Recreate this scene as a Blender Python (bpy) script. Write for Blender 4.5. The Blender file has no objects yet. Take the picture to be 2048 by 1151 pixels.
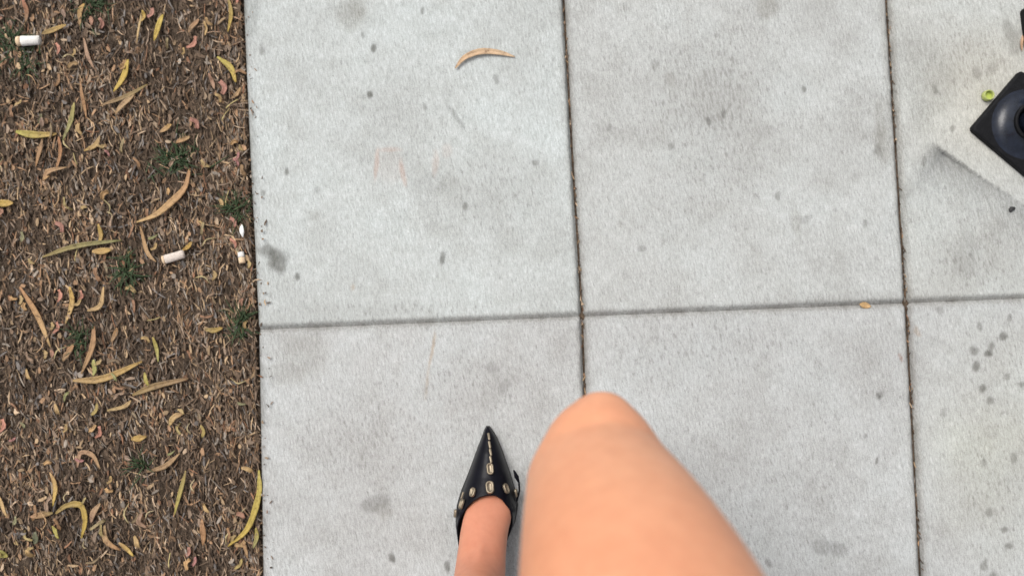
import bpy, math, random
import numpy as np
from mathutils import Vector, Matrix, Euler
rad = math.radians
scene = bpy.context.scene
COL = scene.collection

# ------------------------------------------------------------------ camera
CAM_LOC = Vector((0.40171, 0.00451, 1.23216))
CAM_ROT = Euler((rad(1.98969), rad(0.25694), rad(-2.33845)), 'XYZ')
cam_data = bpy.data.cameras.new('camera')
cam_data.sensor_width = 36.0
cam_data.lens = 36.0 * 1607.0 / 2048.0
cam_data.clip_start = 0.01
cam_data.clip_end = 1000.0
cam_data.dof.use_dof = True
cam_data.dof.focus_distance = 1.10
cam_data.dof.aperture_fstop = 28.25 / 11.0       # lens opening of 11 mm: ground sharp, the raised knee soft
cam = bpy.data.objects.new('camera', cam_data)
cam.location = CAM_LOC
cam.rotation_euler = CAM_ROT
COL.objects.link(cam)
scene.camera = cam

# ------------------------------------------------------------------ sky, sun, exposure
world = bpy.data.worlds.new('World')
scene.world = world
world.use_nodes = True
wn, wl = world.node_tree.nodes, world.node_tree.links
wn.clear()
SUN_EL, SUN_AZ = rad(58), rad(-40)               # azimuth from +Y towards +X
sky = wn.new('ShaderNodeTexSky')
sky.sky_type = 'NISHITA'
sky.sun_disc = False
sky.sun_elevation = SUN_EL
sky.sun_rotation = SUN_AZ
sky.dust_density = 4.0
hsv = wn.new('ShaderNodeHueSaturation')          # overcast: most of the blue is gone
hsv.inputs['Saturation'].default_value = 0.22
bg = wn.new('ShaderNodeBackground')
bg.inputs['Strength'].default_value = 0.12
wo = wn.new('ShaderNodeOutputWorld')
wl.new(sky.outputs[0], hsv.inputs['Color'])
wl.new(hsv.outputs[0], bg.inputs['Color'])
wl.new(bg.outputs[0], wo.inputs['Surface'])
sun_data = bpy.data.lights.new('sun', 'SUN')
sun_data.energy = 1.3
sun_data.angle = rad(32)
sun_data.color = (1.0, 0.965, 0.92)
sun = bpy.data.objects.new('sun', sun_data)
sd = Vector((math.sin(SUN_AZ) * math.cos(SUN_EL), math.cos(SUN_AZ) * math.cos(SUN_EL), math.sin(SUN_EL)))
sun.rotation_euler = sd.to_track_quat('Z', 'Y').to_euler()
sun.location = sd * 20
COL.objects.link(sun)
scene.view_settings.view_transform = 'Standard'
scene.view_settings.look = 'None'
scene.view_settings.gamma = 1.0
scene.view_settings.exposure = 0.61

# ------------------------------------------------------------------ helpers
CAM_M = CAM_ROT.to_matrix()
def at(px, py, h=0.0):
    """a point of the place at height h, read off the photograph"""
    d = CAM_M @ Vector(((px - 1024.0) / 1607.0, -(py - 575.5) / 1607.0, -1.0))
    return CAM_LOC + d * ((h - CAM_LOC.z) / d.z)

def link(o, parent=None):
    COL.objects.link(o)
    if parent is not None:
        o.parent = parent
    return o

def mesh_obj(name, verts, faces, mats, parent=None, smooth=True, mat_index=None):
    me = bpy.data.meshes.new(name)
    me.from_pydata([tuple(v) for v in verts], [], [tuple(f) for f in faces])
    for m in (mats if isinstance(mats, (list, tuple)) else [mats]):
        me.materials.append(m)
    if mat_index is not None:
        me.polygons.foreach_set('material_index', np.asarray(mat_index, dtype=np.int32))
    me.polygons.foreach_set('use_smooth', np.full(len(me.polygons), smooth))
    me.update()
    return link(bpy.data.objects.new(name, me), parent)

def tag(o, label=None, cat=None, group=None, kind=None):
    if label: o['label'] = label
    if cat: o['category'] = cat
    if group: o['group'] = group
    if kind: o['kind'] = kind
    return o

def hash2(ix, iy, seed):
    n = (ix.astype(np.int64) * 374761393 + iy.astype(np.int64) * 668265263 + seed * 974634777) & 0xffffffff
    n = ((n ^ (n >> 13)) * 1274126177) & 0xffffffff
    return ((n ^ (n >> 16)) & 0xffff) / 65535.0

def vnoise(x, y, seed=0):
    ix, iy = np.floor(x), np.floor(y)
    fx, fy = x - ix, y - iy
    fx, fy = fx * fx * (3 - 2 * fx), fy * fy * (3 - 2 * fy)
    a, b = hash2(ix, iy, seed), hash2(ix + 1, iy, seed)
    c, d = hash2(ix, iy + 1, seed), hash2(ix + 1, iy + 1, seed)
    return (a + (b - a) * fx) * (1 - fy) + (c + (d - c) * fx) * fy

def fbm(x, y, seed=0, octaves=4):
    s, a, t = 0.0, 0.5, 0.0
    for k in range(octaves):
        s = s + a * vnoise(x * 2 ** k, y * 2 ** k, seed + 17 * k); t += a; a *= 0.55
    return s / t

def sstep(e0, e1, x):
    t = np.clip((x - e0) / (e1 - e0), 0, 1)
    return t * t * (3 - 2 * t)

# ------------------------------------------------------------------ materials
class NT:
    def __init__(self, name):
        self.m = bpy.data.materials.new(name); self.m.use_nodes = True
        self.n, self.l = self.m.node_tree.nodes, self.m.node_tree.links
        self.n.clear()
        self.out = self.n.new('ShaderNodeOutputMaterial')
        self.b = self.n.new('ShaderNodeBsdfPrincipled')
        self.l.new(self.b.outputs[0], self.out.inputs['Surface'])
    def set(self, **k):
        for a, v in k.items():
            self.b.inputs[a.replace('_', ' ')].default_value = v
        return self
    def pos(self, scale=(1, 1, 1), rot=(0, 0, 0), obj=False):
        if obj:
            g = self.n.new('ShaderNodeTexCoord').outputs['Object']
        else:
            g = self.n.new('ShaderNodeNewGeometry').outputs['Position']
        if any(rot):
            m0 = self.n.new('ShaderNodeMapping'); m0.inputs['Rotation'].default_value = rot
            self.l.new(g, m0.inputs['Vector']); g = m0.outputs[0]
        mp = self.n.new('ShaderNodeMapping')
        mp.inputs['Scale'].default_value = scale
        self.l.new(g, mp.inputs['Vector'])
        return mp.outputs[0]
    def noise(self, vec, scale, detail=4, rough=0.55):
        t = self.n.new('ShaderNodeTexNoise')
        t.inputs['Scale'].default_value = scale
        t.inputs['Detail'].default_value = detail
        t.inputs['Roughness'].default_value = rough
        self.l.new(vec, t.inputs['Vector'])
        return t.outputs['Fac']
    def ramp(self, fac, stops):
        r = self.n.new('ShaderNodeValToRGB')
        e = r.color_ramp.elements
        e[0].position, e[0].color = stops[0][0], (*stops[0][1], 1)
        e[1].position, e[1].color = stops[-1][0], (*stops[-1][1], 1)
        for p, c in stops[1:-1]:
            q = e.new(p); q.color = (*c, 1)
        self.l.new(fac, r.inputs[0])
        return r.outputs[0]
    def g(self, v): return (v, v, v)
    def mix(self, fac, a, b, mode='MIX'):
        x = self.n.new('ShaderNodeMix'); x.data_type = 'RGBA'; x.blend_type = mode
        for s, v in ((x.inputs[0], fac), (x.inputs[6], a), (x.inputs[7], b)):
            if hasattr(v, 'is_linked'): self.l.new(v, s)
            elif isinstance(v, (int, float)): s.default_value = v
            else: s.default_value = (*v, 1)
        return x.outputs[2]
    def math(self, op, a, b=0.0):
        x = self.n.new('ShaderNodeMath'); x.operation = op
        for s, v in ((x.inputs[0], a), (x.inputs[1], b)):
            if hasattr(v, 'is_linked'): self.l.new(v, s)
            else: s.default_value = v
        return x.outputs[0]
    def attr(self, name, out='Color'):
        x = self.n.new('ShaderNodeAttribute'); x.attribute_name = name
        return x.outputs[out]
    def bump(self, h, strength, dist, prev=None):
        x = self.n.new('ShaderNodeBump')
        x.inputs['Strength'].default_value = strength
        x.inputs['Distance'].default_value = dist
        self.l.new(h, x.inputs['Height'])
        if prev is not None: self.l.new(prev, x.inputs['Normal'])
        return x.outputs[0]
    def color(self, c): self.l.new(c, self.b.inputs['Base Color']); return self
    def normal(self, nrm): self.l.new(nrm, self.b.inputs['Normal']); return self
    def rough(self, r): self.l.new(r, self.b.inputs['Roughness']); return self

def concrete():
    t = NT('broom finished concrete')
    tilt = (0, 0, rad(-9))
    fine = t.noise(t.pos((330, 52, 300), tilt), 1.0, 3, 0.6)       # brushed grain along the walk
    fine2 = t.noise(t.pos((760, 130, 300), tilt), 1.0, 2, 0.6)
    fleck = t.noise(t.pos((240, 70, 100), tilt), 1.0, 4, 0.68)
    mott = t.noise(t.pos((1, 1, 1)), 5.0, 5, 0.62)
    blot = t.noise(t.pos((1, 1, 1)), 24.0, 4, 0.6)
    base = t.ramp(mott, [(0.30, (0.375, 0.378, 0.368)), (0.50, (0.440, 0.450, 0.442)), (0.70, (0.475, 0.496, 0.492))])
    base = t.mix(1.0, base, t.ramp(blot, [(0.3, (0.90, 0.895, 0.885)), (0.55, (1, 1, 1))]), 'MULTIPLY')
    base = t.mix(1.0, base, t.ramp(fine, [(0.26, (0.80, 0.797, 0.785)), (0.5, (0.98, 0.98, 0.98)), (0.72, (1.13, 1.13, 1.13))]), 'MULTIPLY')
    base = t.mix(1.0, base, t.ramp(fine2, [(0.3, (0.80, 0.80, 0.79)), (0.66, (1.12, 1.12, 1.12))]), 'MULTIPLY')
    sand = t.noise(t.pos((1, 1, 1)), 620.0, 3, 0.7)
    base = t.mix(1.0, base, t.ramp(sand, [(0.28, (0.70, 0.70, 0.69)), (0.5, (0.99, 0.99, 0.99)), (0.74, (1.16, 1.16, 1.15))]), 'MULTIPLY')
    pit = t.noise(t.pos((1, 0.7, 1), tilt), 330.0, 2, 0.5)
    base = t.mix(t.ramp(pit, [(0.67, (0, 0, 0)), (0.74, (0.42,) * 3)]), base, (0.15, 0.145, 0.135))
    # dark specks gather in the worn middle of the slabs
    wear = t.attr('wear', 'Fac')
    thr = t.math('SUBTRACT', fleck, t.math('MULTIPLY', wear, -0.15))
    base = t.mix(t.ramp(thr, [(0.60, (0, 0, 0)), (0.73, (0.66,) * 3)]), base, (0.17, 0.165, 0.155))
    base = t.mix(t.math('MULTIPLY', wear, 0.40), base, (0.26, 0.255, 0.24))
    st = t.attr('stain_and_light')
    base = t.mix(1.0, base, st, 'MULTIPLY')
    t.color(base)
    t.set(Roughness=0.9)
    t.b.inputs['Specular IOR Level'].default_value = 0.25
    n1 = t.bump(sand, 0.45, 0.0010, t.bump(fine, 0.35, 0.0012))
    n2 = t.bump(fleck, 0.35, 0.0016, n1)
    t.normal(n2)
    return t.m

def soil_mat():
    t = NT('dark crumbly soil')
    a = t.noise(t.pos(), 60, 6, 0.7)
    b = t.noise(t.pos((1, 0.5, 1)), 420, 3, 0.7)
    c = t.ramp(a, [(0.3, (0.050, 0.038, 0.028)), (0.55, (0.105, 0.078, 0.057)), (0.72, (0.165, 0.126, 0.090))])
    c = t.mix(1.0, c, t.ramp(b, [(0.3, (0.5, 0.5, 0.5)), (0.7, (1.5, 1.45, 1.4))]), 'MULTIPLY')
    t.color(c).set(Roughness=0.95)
    t.b.inputs['Specular IOR Level'].default_value = 0.15
    t.normal(t.bump(b, 0.8, 0.004, t.bump(a, 0.8, 0.01)))
    return t.m

def litter_mat():
    t = NT('dry litter pieces')
    a = t.noise(t.pos((1, 0.35, 1)), 500, 3, 0.6)
    c = t.mix(1.0, t.attr('tint'), t.ramp(a, [(0.25, (0.62, 0.60, 0.58)), (0.7, (1.2, 1.2, 1.2))]), 'MULTIPLY')
    t.color(c).set(Roughness=0.85)
    t.b.inputs['Specular IOR Level'].default_value = 0.25
    return t.m

def leaf_mat():
    t = NT('fallen leaf')
    a = t.noise(t.pos((1, 1, 1)), 160, 5, 0.65)
    b = t.noise(t.pos((1, 1, 1)), 900, 2, 0.6)
    c = t.mix(1.0, t.attr('tint'), t.ramp(a, [(0.30, (0.45, 0.38, 0.33)), (0.47, (0.95, 0.93, 0.9)), (0.75, (1.18, 1.12, 1.05))]), 'MULTIPLY')
    c = t.mix(t.ramp(b, [(0.62, (0, 0, 0)), (0.72, (0.55,) * 3)]), c, (0.10, 0.06, 0.03))
    t.color(c).set(Roughness=0.6)
    t.b.inputs['Specular IOR Level'].default_value = 0.3
    t.normal(t.bump(a, 0.4, 0.002))
    return t.m

def plain(name, col, rough=0.6, metal=0.0, var=0.12, scale=80, bump=0.0, bscale=400, spec=0.4):
    t = NT(name)
    a = t.noise(t.pos(), scale, 4, 0.6)
    lo = tuple(max(0, c * (1 - var)) for c in col); hi = tuple(c * (1 + var) for c in col)
    t.color(t.ramp(a, [(0.3, lo), (0.7, hi)]))
    t.set(Roughness=rough, Metallic=metal)
    t.b.inputs['Specular IOR Level'].default_value = spec
    if bump: t.normal(t.bump(t.noise(t.pos(), bscale, 3), bump, 0.002))
    return t.m

def skin_mat():
    t = NT('skin')
    a = t.noise(t.pos(), 9, 4, 0.55)
    b = t.noise(t.pos(), 70, 4, 0.6)
    c = t.ramp(a, [(0.3, (0.655, 0.300, 0.172)), (0.5, (0.685, 0.326, 0.188)), (0.7, (0.70, 0.350, 0.207))])
    c = t.mix(1.0, c, t.ramp(b, [(0.3, (0.94, 0.90, 0.88)), (0.7, (1.03, 1.03, 1.03))]), 'MULTIPLY')
    c = t.mix(1.0, c, t.attr('flush'), 'MULTIPLY')
    t.color(c).set(Roughness=0.5)
    t.b.inputs['Specular IOR Level'].default_value = 0.35
    t.b.inputs['Subsurface Weight'].default_value = 0.18
    t.b.inputs['Subsurface Radius'].default_value = (1.0, 0.35, 0.2)
    t.b.inputs['Subsurface Scale'].default_value = 0.006
    t.normal(t.bump(t.noise(t.pos(), 900, 3), 0.22, 0.0008))
    return t.m

M_CON, M_SOIL, M_LIT, M_LEAF, M_SKIN = concrete(), soil_mat(), litter_mat(), leaf_mat(), skin_mat()
M_LEATHER = plain('black patent leather', (0.003, 0.003, 0.006), 0.34, 0, 0.3, 60, 0.12, 120, 0.13)
M_SOLE = plain('black sole', (0.012, 0.011, 0.010), 0.6)
M_BRASS = plain('aged brass', (0.26, 0.215, 0.155), 0.45, 0.85, 0.2, 300)
M_RUBBER = plain('black rubber', (0.008, 0.008, 0.009), 0.6, 0, 0.35, 90, 0.4, 500, 0.12)
M_DOME = plain('worn black plastic', (0.010, 0.013, 0.022), 0.27, 0, 0.4, 90, 0.10, 300, 0.38)
M_PAPER = plain('cigarette paper', (0.66, 0.64, 0.60), 0.85, 0, 0.14, 260)
M_FILTER = plain('cigarette filter', (0.62, 0.46, 0.30), 0.8, 0, 0.18, 400)
M_ASH = plain('burnt ash', (0.09, 0.08, 0.07), 0.95, 0, 0.4, 600)
M_CAP = plain('yellow green plastic', (0.36, 0.40, 0.13), 0.45, 0, 0.08, 300, 0, 400, 0.5)
M_GRASS = plain('dark grass', (0.034, 0.056, 0.020), 0.7, 0, 0.5, 200)
M_CLOTH = plain('black cotton', (0.02, 0.02, 0.022), 0.9, 0, 0.2, 500)
M_SHIRT = plain('grey cotton', (0.36, 0.36, 0.37), 0.9, 0, 0.1, 500)
M_HAIR = plain('dark hair', (0.03, 0.02, 0.015), 0.5, 0, 0.3, 200)
M_SCRAP = plain('white paper scrap', (0.80, 0.80, 0.78), 0.8, 0, 0.04, 200)
M_GUM = plain('trodden black gum', (0.03, 0.03, 0.03), 0.7, 0, 0.3, 300)

# ------------------------------------------------------------------ ground
def wob(Y):                                       # the walk's edges are not quite straight
    return np.interp(Y, [-0.6, -0.38, -0.1, 0.0, 0.1, 0.22, 0.5, 0.8], [0, -0.0003, 0.0035, 0.0046, 0.003, 0.0, -0.0040, -0.0045])
def wobx(x, Y):
    return wob(Y) * np.interp(x, [-1, 0, 0.5, 1.0, 2.0], [1, 1, 0.85, 0.35, 0.2])

def build_ground():
    xs = np.concatenate([[-400, -150, -50, -15, -5, -2, -1.2, -0.8], np.linspace(-0.55, 0.03, 200), [0.06, 0.2, 0.6, 1.5, 3.2, 6, 20, 80, 400]])
    ys = np.concatenate([[-400, -150, -50, -15, -5, -2, -1, -0.75], np.linspace(-0.55, 0.7, 420), [0.9, 1.5, 3, 6, 20, 80, 400]])
    X, Y = np.meshgrid(xs, ys)
    Z = -0.012 + 0.010 * (fbm(X * 14, Y * 14, 3) - 0.5) + 0.007 * (fbm(X * 70, Y * 70, 5) - 0.5) + 0.005 * (fbm(X * 240, Y * 160, 8, 2) - 0.5)
    edge = sstep(-0.03, 0.0, X - wob(Y))
    Z = Z * (1 - edge) + edge * (-0.016 + 0.006 * (fbm(X * 90, Y * 90, 9) - 0.5))
    Z = np.where(X > 0.02, -0.09, Z)
    nx, ny = len(xs), len(ys)
    V = np.stack([X.ravel(), Y.ravel(), Z.ravel()], 1)
    idx = np.arange(nx * ny).reshape(ny, nx)
    F = np.stack([idx[:-1, :-1], idx[:-1, 1:], idx[1:, 1:], idx[1:, :-1]], -1).reshape(-1, 4)
    o = mesh_obj('ground', V.tolist(), F.tolist(), M_SOIL)
    tag(o, kind='structure')
    def height(x, y):
        x, y = np.asarray(x, float), np.asarray(y, float)
        z = -0.012 + 0.010 * (fbm(x * 14, y * 14, 3) - 0.5) + 0.007 * (fbm(x * 70, y * 70, 5) - 0.5)
        return z
    return height
soil_z = build_ground()

# ------------------------------------------------------------------ sidewalk slabs
SW, SL = 0.50, 0.54                               # slab width and length
def W(px, py):
    p = at(px, py); return p.x, p.y

# stains: (px, py, rx mm, ry mm, rotation, depth, tint)
GREY, BROWN, PINK, TAN = (0.34, 0.33, 0.31), (0.56, 0.53, 0.48), (1.0, 0.80, 0.73), (0.80, 0.62, 0.46)
STAINS = [
 (552, 522, 15, 19, 20, .85, GREY), (532, 502, 14, 13, 0, .72, GREY), (570, 512, 8, 12, 0, .35, GREY), (740, 188, 5, 7.5, 0, .9, GREY), (748, 91, 5, 8, 0, .9, GREY),
 (726, 70, 3, 6, 20, .6, GREY), (700, 32, 24, 28, 0, .34, BROWN), (716, 14, 14, 22, 10, .3, BROWN), (1535, 16, 19, 19, 0, .45, BROWN), (596, 551, 4.5, 8, 0, .8, GREY),
 (525, 100, 5, 9, 0, .5, GREY), (573, 345, 3.5, 8, 0, .75, GREY), (527, 385, 4, 9, 0, .5, GREY), (630, 428, 8, 8, 0, .3, BROWN), (912, 232, 4, 26, 32, .42, GREY), (885, 514, 5, 9, -10, .8, GREY),
 (881, 524, 4, 7, 0, .5, GREY), (1068, 326, 6, 6, 0, .6, GREY), (850, 214, 4, 6, 0, .5, GREY), (994, 160, 5, 7, 10, .5, GREY), (930, 414, 4, 7, 0, .6, GREY), (845, 20, 3, 8, 0, .7, GREY),
 (612, 705, 42, 36, 0, .34, BROWN), (570, 745, 36, 18, -8, .34, BROWN), (560, 690, 36, 20, 0, .18, BROWN), (705, 574, 4, 6, 0, .5, TAN), (635, 378, 6, 6, 0, .35, GREY),
 (750, 1005, 26, 16, 15, .40, GREY), (765, 1020, 18, 14, 0, .3, BROWN), (783, 1113, 6, 7, 0, .85, GREY), (897, 1131, 5, 7, 0, .75, GREY), (1010, 775, 10, 14, 0, .25, GREY), (985, 735, 9, 9, 0, .3, GREY),
 (1418, 242, 4, 6, 0, .8, GREY), (1448, 228, 5, 8, 0, .5, GREY), (1607, 178, 4, 6.5, 0, .75, GREY), (1330, 55, 6, 6, 0, .3, GREY), (1306, 130, 7, 11, 0, .35, GREY), (1340, 158, 10, 12, 0, .3, BROWN), (1220, 255, 4, 7, 0, .4, GREY),
 (1340, 292, 5, 8, 0, .5, GREY), (1556, 391, 4, 9, 0, .5, GREY), (1592, 440, 8, 22, 5, .36, BROWN), (1610, 438, 10, 8, 0, .35, GREY), (1730, 444, 4, 6, 0, .5, GREY), (1286, 497, 7, 6, 0, .4, GREY),
 (1645, 1093, 15, 12, 0, .40, GREY), (1680, 1097, 15, 13, 0, .42, GREY), (1755, 790, 3, 7, 20, .75, GREY), (1760, 788, 5, 6, 0, .5, GREY), (1732, 872, 2.5, 5, 0, .7, GREY), (1754, 921, 2, 6, -20, .8, GREY), (1536, 1125, 6, 8, 0, .5, GREY),
 (1978, 708, 8, 8, 20, .85, GREY), (1984, 692, 6, 7, 0, .7, GREY), (1948, 700, 7, 9, 0, .65, GREY), (2007, 671, 7, 7, 0, .75, GREY), (1953, 731, 7, 7, 0, .7, GREY), (1963, 775, 6, 7, 0, .7, GREY), (1981, 800, 6, 6, 0, .6, GREY), (2014, 750, 6, 6, 0, .5, GREY), (2044, 766, 6, 6, 0, .6, GREY), (1887, 822, 8, 8, 0, .3, GREY),
 (2010, 1056, 6, 6, 0, .7, GREY), (2018, 1092, 7, 6, 0, .6, GREY), (1970, 1127, 7, 9, 0, .6, GREY), (1985, 1150, 6, 8, 0, .6, GREY), (1976, 1024, 5, 6, 0, .4, GREY), (1968, 925, 5, 6, 0, .5, GREY), (2026, 918, 5, 8, 0, .5, GREY), (2018, 634, 4, 6, 0, .5, GREY), (1960, 653, 4, 7, 0, .5, GREY), (1930, 510, 20, 40, 0, .16, GREY),
 (753, 330, 4, 27, -8, .75, PINK), (806, 345, 4.5, 24, 8, .75, PINK), (779, 299, 19, 4, 0, .5, PINK), (870, 325, 6, 22, -5, .45, PINK), (895, 300, 10, 12, 0, .28, PINK), (780, 330, 24, 28, 0, .16, PINK),
 (864, 700, 3.2, 30, -10, .62, TAN), (855, 765, 2.5, 26, -8, .42, TAN), (1800, 716, 2.5, 7, 20, .75, (0.66, 0.45, 0.38)), (1835, 662, 5, 9, 30, .5, TAN),
 (1764, 288, 15, 34, 0, .34, BROWN), (1756, 300, 9, 9, 0, .4, GREY), (1762, 250, 9, 60, 0, .26, BROWN), (1770, 110, 8, 120, 0, .22, BROWN), (1880, 620, 6, 8, 30, .4, GREY),
 (1850, 150, 45, 70, 20, .22, GREY), (1840, 230, 20, 26, 0, .20, GREY), (1957, 145, 8, 10, 0, .45, GREY), (1985, 140, 10, 16, -20, .3, GREY), (2018, 60, 8, 20, 0, .4, GREY), (2030, 90, 8, 22, -10, .35, GREY), (1872, 180, 5, 7, 0, .5, GREY), (1905, 255, 5, 6, 0, .5, GREY), (1848, 320, 4, 9, 0, .5, GREY),
 (860, 370, 40, 18, 0, .16, GREY), (900, 380, 30, 24, 0, .13, BROWN), (500, 15, 14, 60, 0, .3, GREY), (505, 300, 10, 120, 0, .18, GREY), (522, 800, 12, 60, 0, .22, GREY),
]
WEAR = [(1420, 200, 200, 190, .95), (1440, 330, 190, 120, .5), (1060, 120, 90, 150, .35), (1000, 380, 160, 110, .6), (1380, 420, 150, 90, .5), (760, 620, 280, 26, .55), (1400, 700, 300, 110, .55), (1300, 1000, 160, 200, .5), (1560, 1000, 200, 200, .5), (750, 900, 260, 200, .5), (960, 760, 200, 140, .5), (1700, 600, 300, 24, .6), (1940, 520, 130, 90, .7), (1930, 120, 120, 110, .75), (1990, 980, 110, 240, .6), (1980, 700, 120, 130, .35), (1620, 780, 160, 160, .35)]
SW_PTS = [(W(a, b), rx, ry, math.radians(r), d, c) for a, b, rx, ry, r, d, c in STAINS]
WR_PTS = [(W(a, b), rx / 1340, ry / 1340, d) for a, b, rx, ry, d in WEAR]
WARM_LIGHT_C = W(1985, 200)
WEDGE_A, WEDGE_B = np.array(W(1868, 288)), np.array(W(2042, 408))

def slab_mesh(x0, y0, fine, seed):
    n, m = (220, 236) if fine else (14, 14)
    j = 0.0017                                     # half the open joint
    u = np.linspace(0, 1, n); v = np.linspace(0, 1, m)
    if fine:                                       # crowd rows at the rounded edges
        u = np.concatenate([[0, .0015, .003, .0055, .009], np.linspace(.014, .986, n - 10), [.991, .9945, .997, .9985, 1]])
        v = np.concatenate([[0, .0015, .003, .0055, .009], np.linspace(.014, .986, m - 10), [.991, .9945, .997, .9985, 1]])
    U, Vv = np.meshgrid(u, v)
    X = x0 + j + U * (SW - 2 * j); Y = y0 + 0.0002 + Vv * (SL - 0.0004)
    dx, dy = np.minimum(X - (x0 + j), x0 + SW - j - X), np.minimum(Y - y0, y0 + SL - Y)
    # edges: rounded arris along the walk, wide tooled groove across it
    chip = 0.0032 * (fbm(X * 60, Y * 60, seed, 3) - 0.42) * 2
    rx_ = np.clip(0.0045 + chip, 0.0015, 0.012)
    Z = -0.0060 * (1 - sstep(0, 1, dx / rx_)) ** 1.4
    groove = 0.0085 + 0.003 * (fbm(X * 40, Y * 40, seed + 3, 3) - 0.5)
    Z += -0.0055 * (1 - sstep(0, 1, dy / groove)) ** 1.2
    Z += 0.0016 * (fbm(X * 6, Y * 6, 21, 3) - 0.5)
    if fine:
        Z += 0.0006 * (fbm(X * 130, Y * 60, 31, 3) - 0.5)
        # step added to the right-hand slab for a shade wedge, deepest at the corner
        d = WEDGE_B - WEDGE_A; L = np.hypot(*d); d = d / L
        s = (X - WEDGE_A[0]) * d[0] + (Y - WEDGE_A[1]) * d[1]
        q = (X - WEDGE_A[0]) * d[1] - (Y - WEDGE_A[1]) * d[0]       # > 0 on the lower side
        q = q + 0.002 * (fbm(X * 50, Y * 50, 77, 3) - 0.5)
        depth = 0.008 * sstep(-0.012, 0.028, s) * np.exp(-np.clip(s - 0.02, 0, 9) / 0.11)
        Z += -depth * np.where(q > 0, np.exp(-np.clip(q, 0, 1) / 0.06), 0)
    X = X + wobx(X, Y)
    st = np.ones(X.shape + (4,)); wear = np.zeros(X.shape)
    tone = {(0, 0): (1.03, 1.055, 1.055), (1, 0): (0.985, 0.985, 0.98), (2, 0): (0.99, 0.985, 0.965)}.get((round(x0 / SW), round(y0 / SL)), (0.985, 0.98, 0.985))
    for k in range(3): st[..., k] = tone[k]
    if fine:
        bend = 0.006 * (np.stack([fbm(X * 45, Y * 45, 51, 3), fbm(X * 45, Y * 45, 61, 3)], -1) - 0.5) * 2
        rag = 0.75 + 0.5 * fbm(X * 260, Y * 120, 71, 3)
        for (cx, cy), rx, ry, rot, dep, col in SW_PTS:
            ex = X + bend[..., 0] * min(1, rx / 8) - cx; ey = Y + bend[..., 1] * min(1, ry / 8) - cy
            c, sn = math.cos(rot), math.sin(rot)
            r = np.hypot((ex * c + ey * sn) / (rx / 1000), (-ex * sn + ey * c) / (ry / 1000))
            w = np.clip((1 - sstep(0.55, 1.25, r)) * dep * rag, 0, 1)
            for k in range(3): st[..., k] *= 1 - w * (1 - col[k])
        for (cx, cy), rx, ry, dep in WR_PTS:
            r = np.hypot((X - cx) / rx, (Y - cy) / ry)
            wear = np.maximum(wear, dep * (1 - sstep(0.1, 1.15, r)) * (0.45 + 0.9 * fbm(X * 22, Y * 22, 81)))
        # dirt worked into the edges of the slab
        grime = (1 - sstep(0.0, 0.012, np.minimum(dx, dy * 0.9))) * (0.3 + 0.5 * fbm(X * 55, Y * 55, 91))
        for k, c in enumerate((0.44, 0.41, 0.38)): st[..., k] *= 1 - grime * (1 - c)
        # soft wedge of shade painted into the slab colour, darkest by the step
        wedge_shade = np.where(q > 0, np.exp(-np.clip(q, 0, 1) / 0.045), 0) * sstep(-0.012, 0.024, s) * (0.42 + 0.58 * np.exp(-np.clip(s - 0.02, 0, 9) / 0.05))
        wedge_shade = np.clip(wedge_shade * (0.70 + 0.45 * fbm(X * 110, Y * 60, 97, 3)), 0, 1) * (s < 0.26)
        for k, c in enumerate((0.33, 0.34, 0.355)): st[..., k] *= 1 - wedge_shade * (1 - c)
        warm_light = 1 - sstep(0.02, 0.17, np.hypot(X - WARM_LIGHT_C[0], Y - WARM_LIGHT_C[1]))  # soft pool of light around the post, painted into the slab colour
        yel = (1 - sstep(0.05, 0.26, np.hypot((X - W(1990, 900)[0]) * 1.6, Y - W(1990, 900)[1]))) * fbm(X * 9, Y * 9, 95)
        for k, c in enumerate((1.07, 1.03, 0.97)): st[..., k] *= 1 + warm_light * (c - 1)
        for k, c in enumerate((1.0, 0.985, 0.88)): st[..., k] *= 1 + yel * (c - 1)
    R, C_ = X.shape
    top = np.stack([X.ravel(), Y.ravel(), Z.ravel()], 1)
    idx = np.arange(R * C_).reshape(R, C_)
    F = np.stack([idx[:-1, :-1], idx[:-1, 1:], idx[1:, 1:], idx[1:, :-1]], -1).reshape(-1, 4).tolist()
    ring = np.concatenate([idx[0, :], idx[1:, -1], idx[-1, -2::-1], idx[-2:0:-1, 0]])
    bot = top[ring].copy(); bot[:, 2] = -0.085
    base = R * C_; k = len(ring)
    F += [(int(ring[i]), base + i, base + (i + 1) % k, int(ring[(i + 1) % k])) for i in range(k)]
    V = np.concatenate([top, bot])
    me = bpy.data.meshes.new('slab')
    me.from_pydata(V.tolist(), [], F)
    me.materials.append(M_CON)
    me.polygons.foreach_set('use_smooth', np.concatenate([np.ones((R - 1) * (C_ - 1), bool), np.zeros(k, bool)]))
    side = np.tile([0.55, 0.5, 0.45, 1.0], (k, 1))
    a = me.color_attributes.new('stain_and_light', 'FLOAT_COLOR', 'POINT')  # slab stains together with the painted shade and light pool
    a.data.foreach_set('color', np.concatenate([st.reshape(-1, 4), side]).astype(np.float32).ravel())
    b = me.attributes.new('wear', 'FLOAT', 'POINT')
    b.data.foreach_set('value', np.concatenate([wear.ravel(), np.zeros(k)]).astype(np.float32))
    me.update()
    return me

sidewalk = link(bpy.data.objects.new('sidewalk', None))
tag(sidewalk, kind='structure')
for r in range(-4, 4):
    for c in range(5):
        fine = r in (-1, 0) and c < 3
        link(bpy.data.objects.new('slab', slab_mesh(c * SW, r * SL, fine, 100 + 7 * c + r)), sidewalk)
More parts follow.
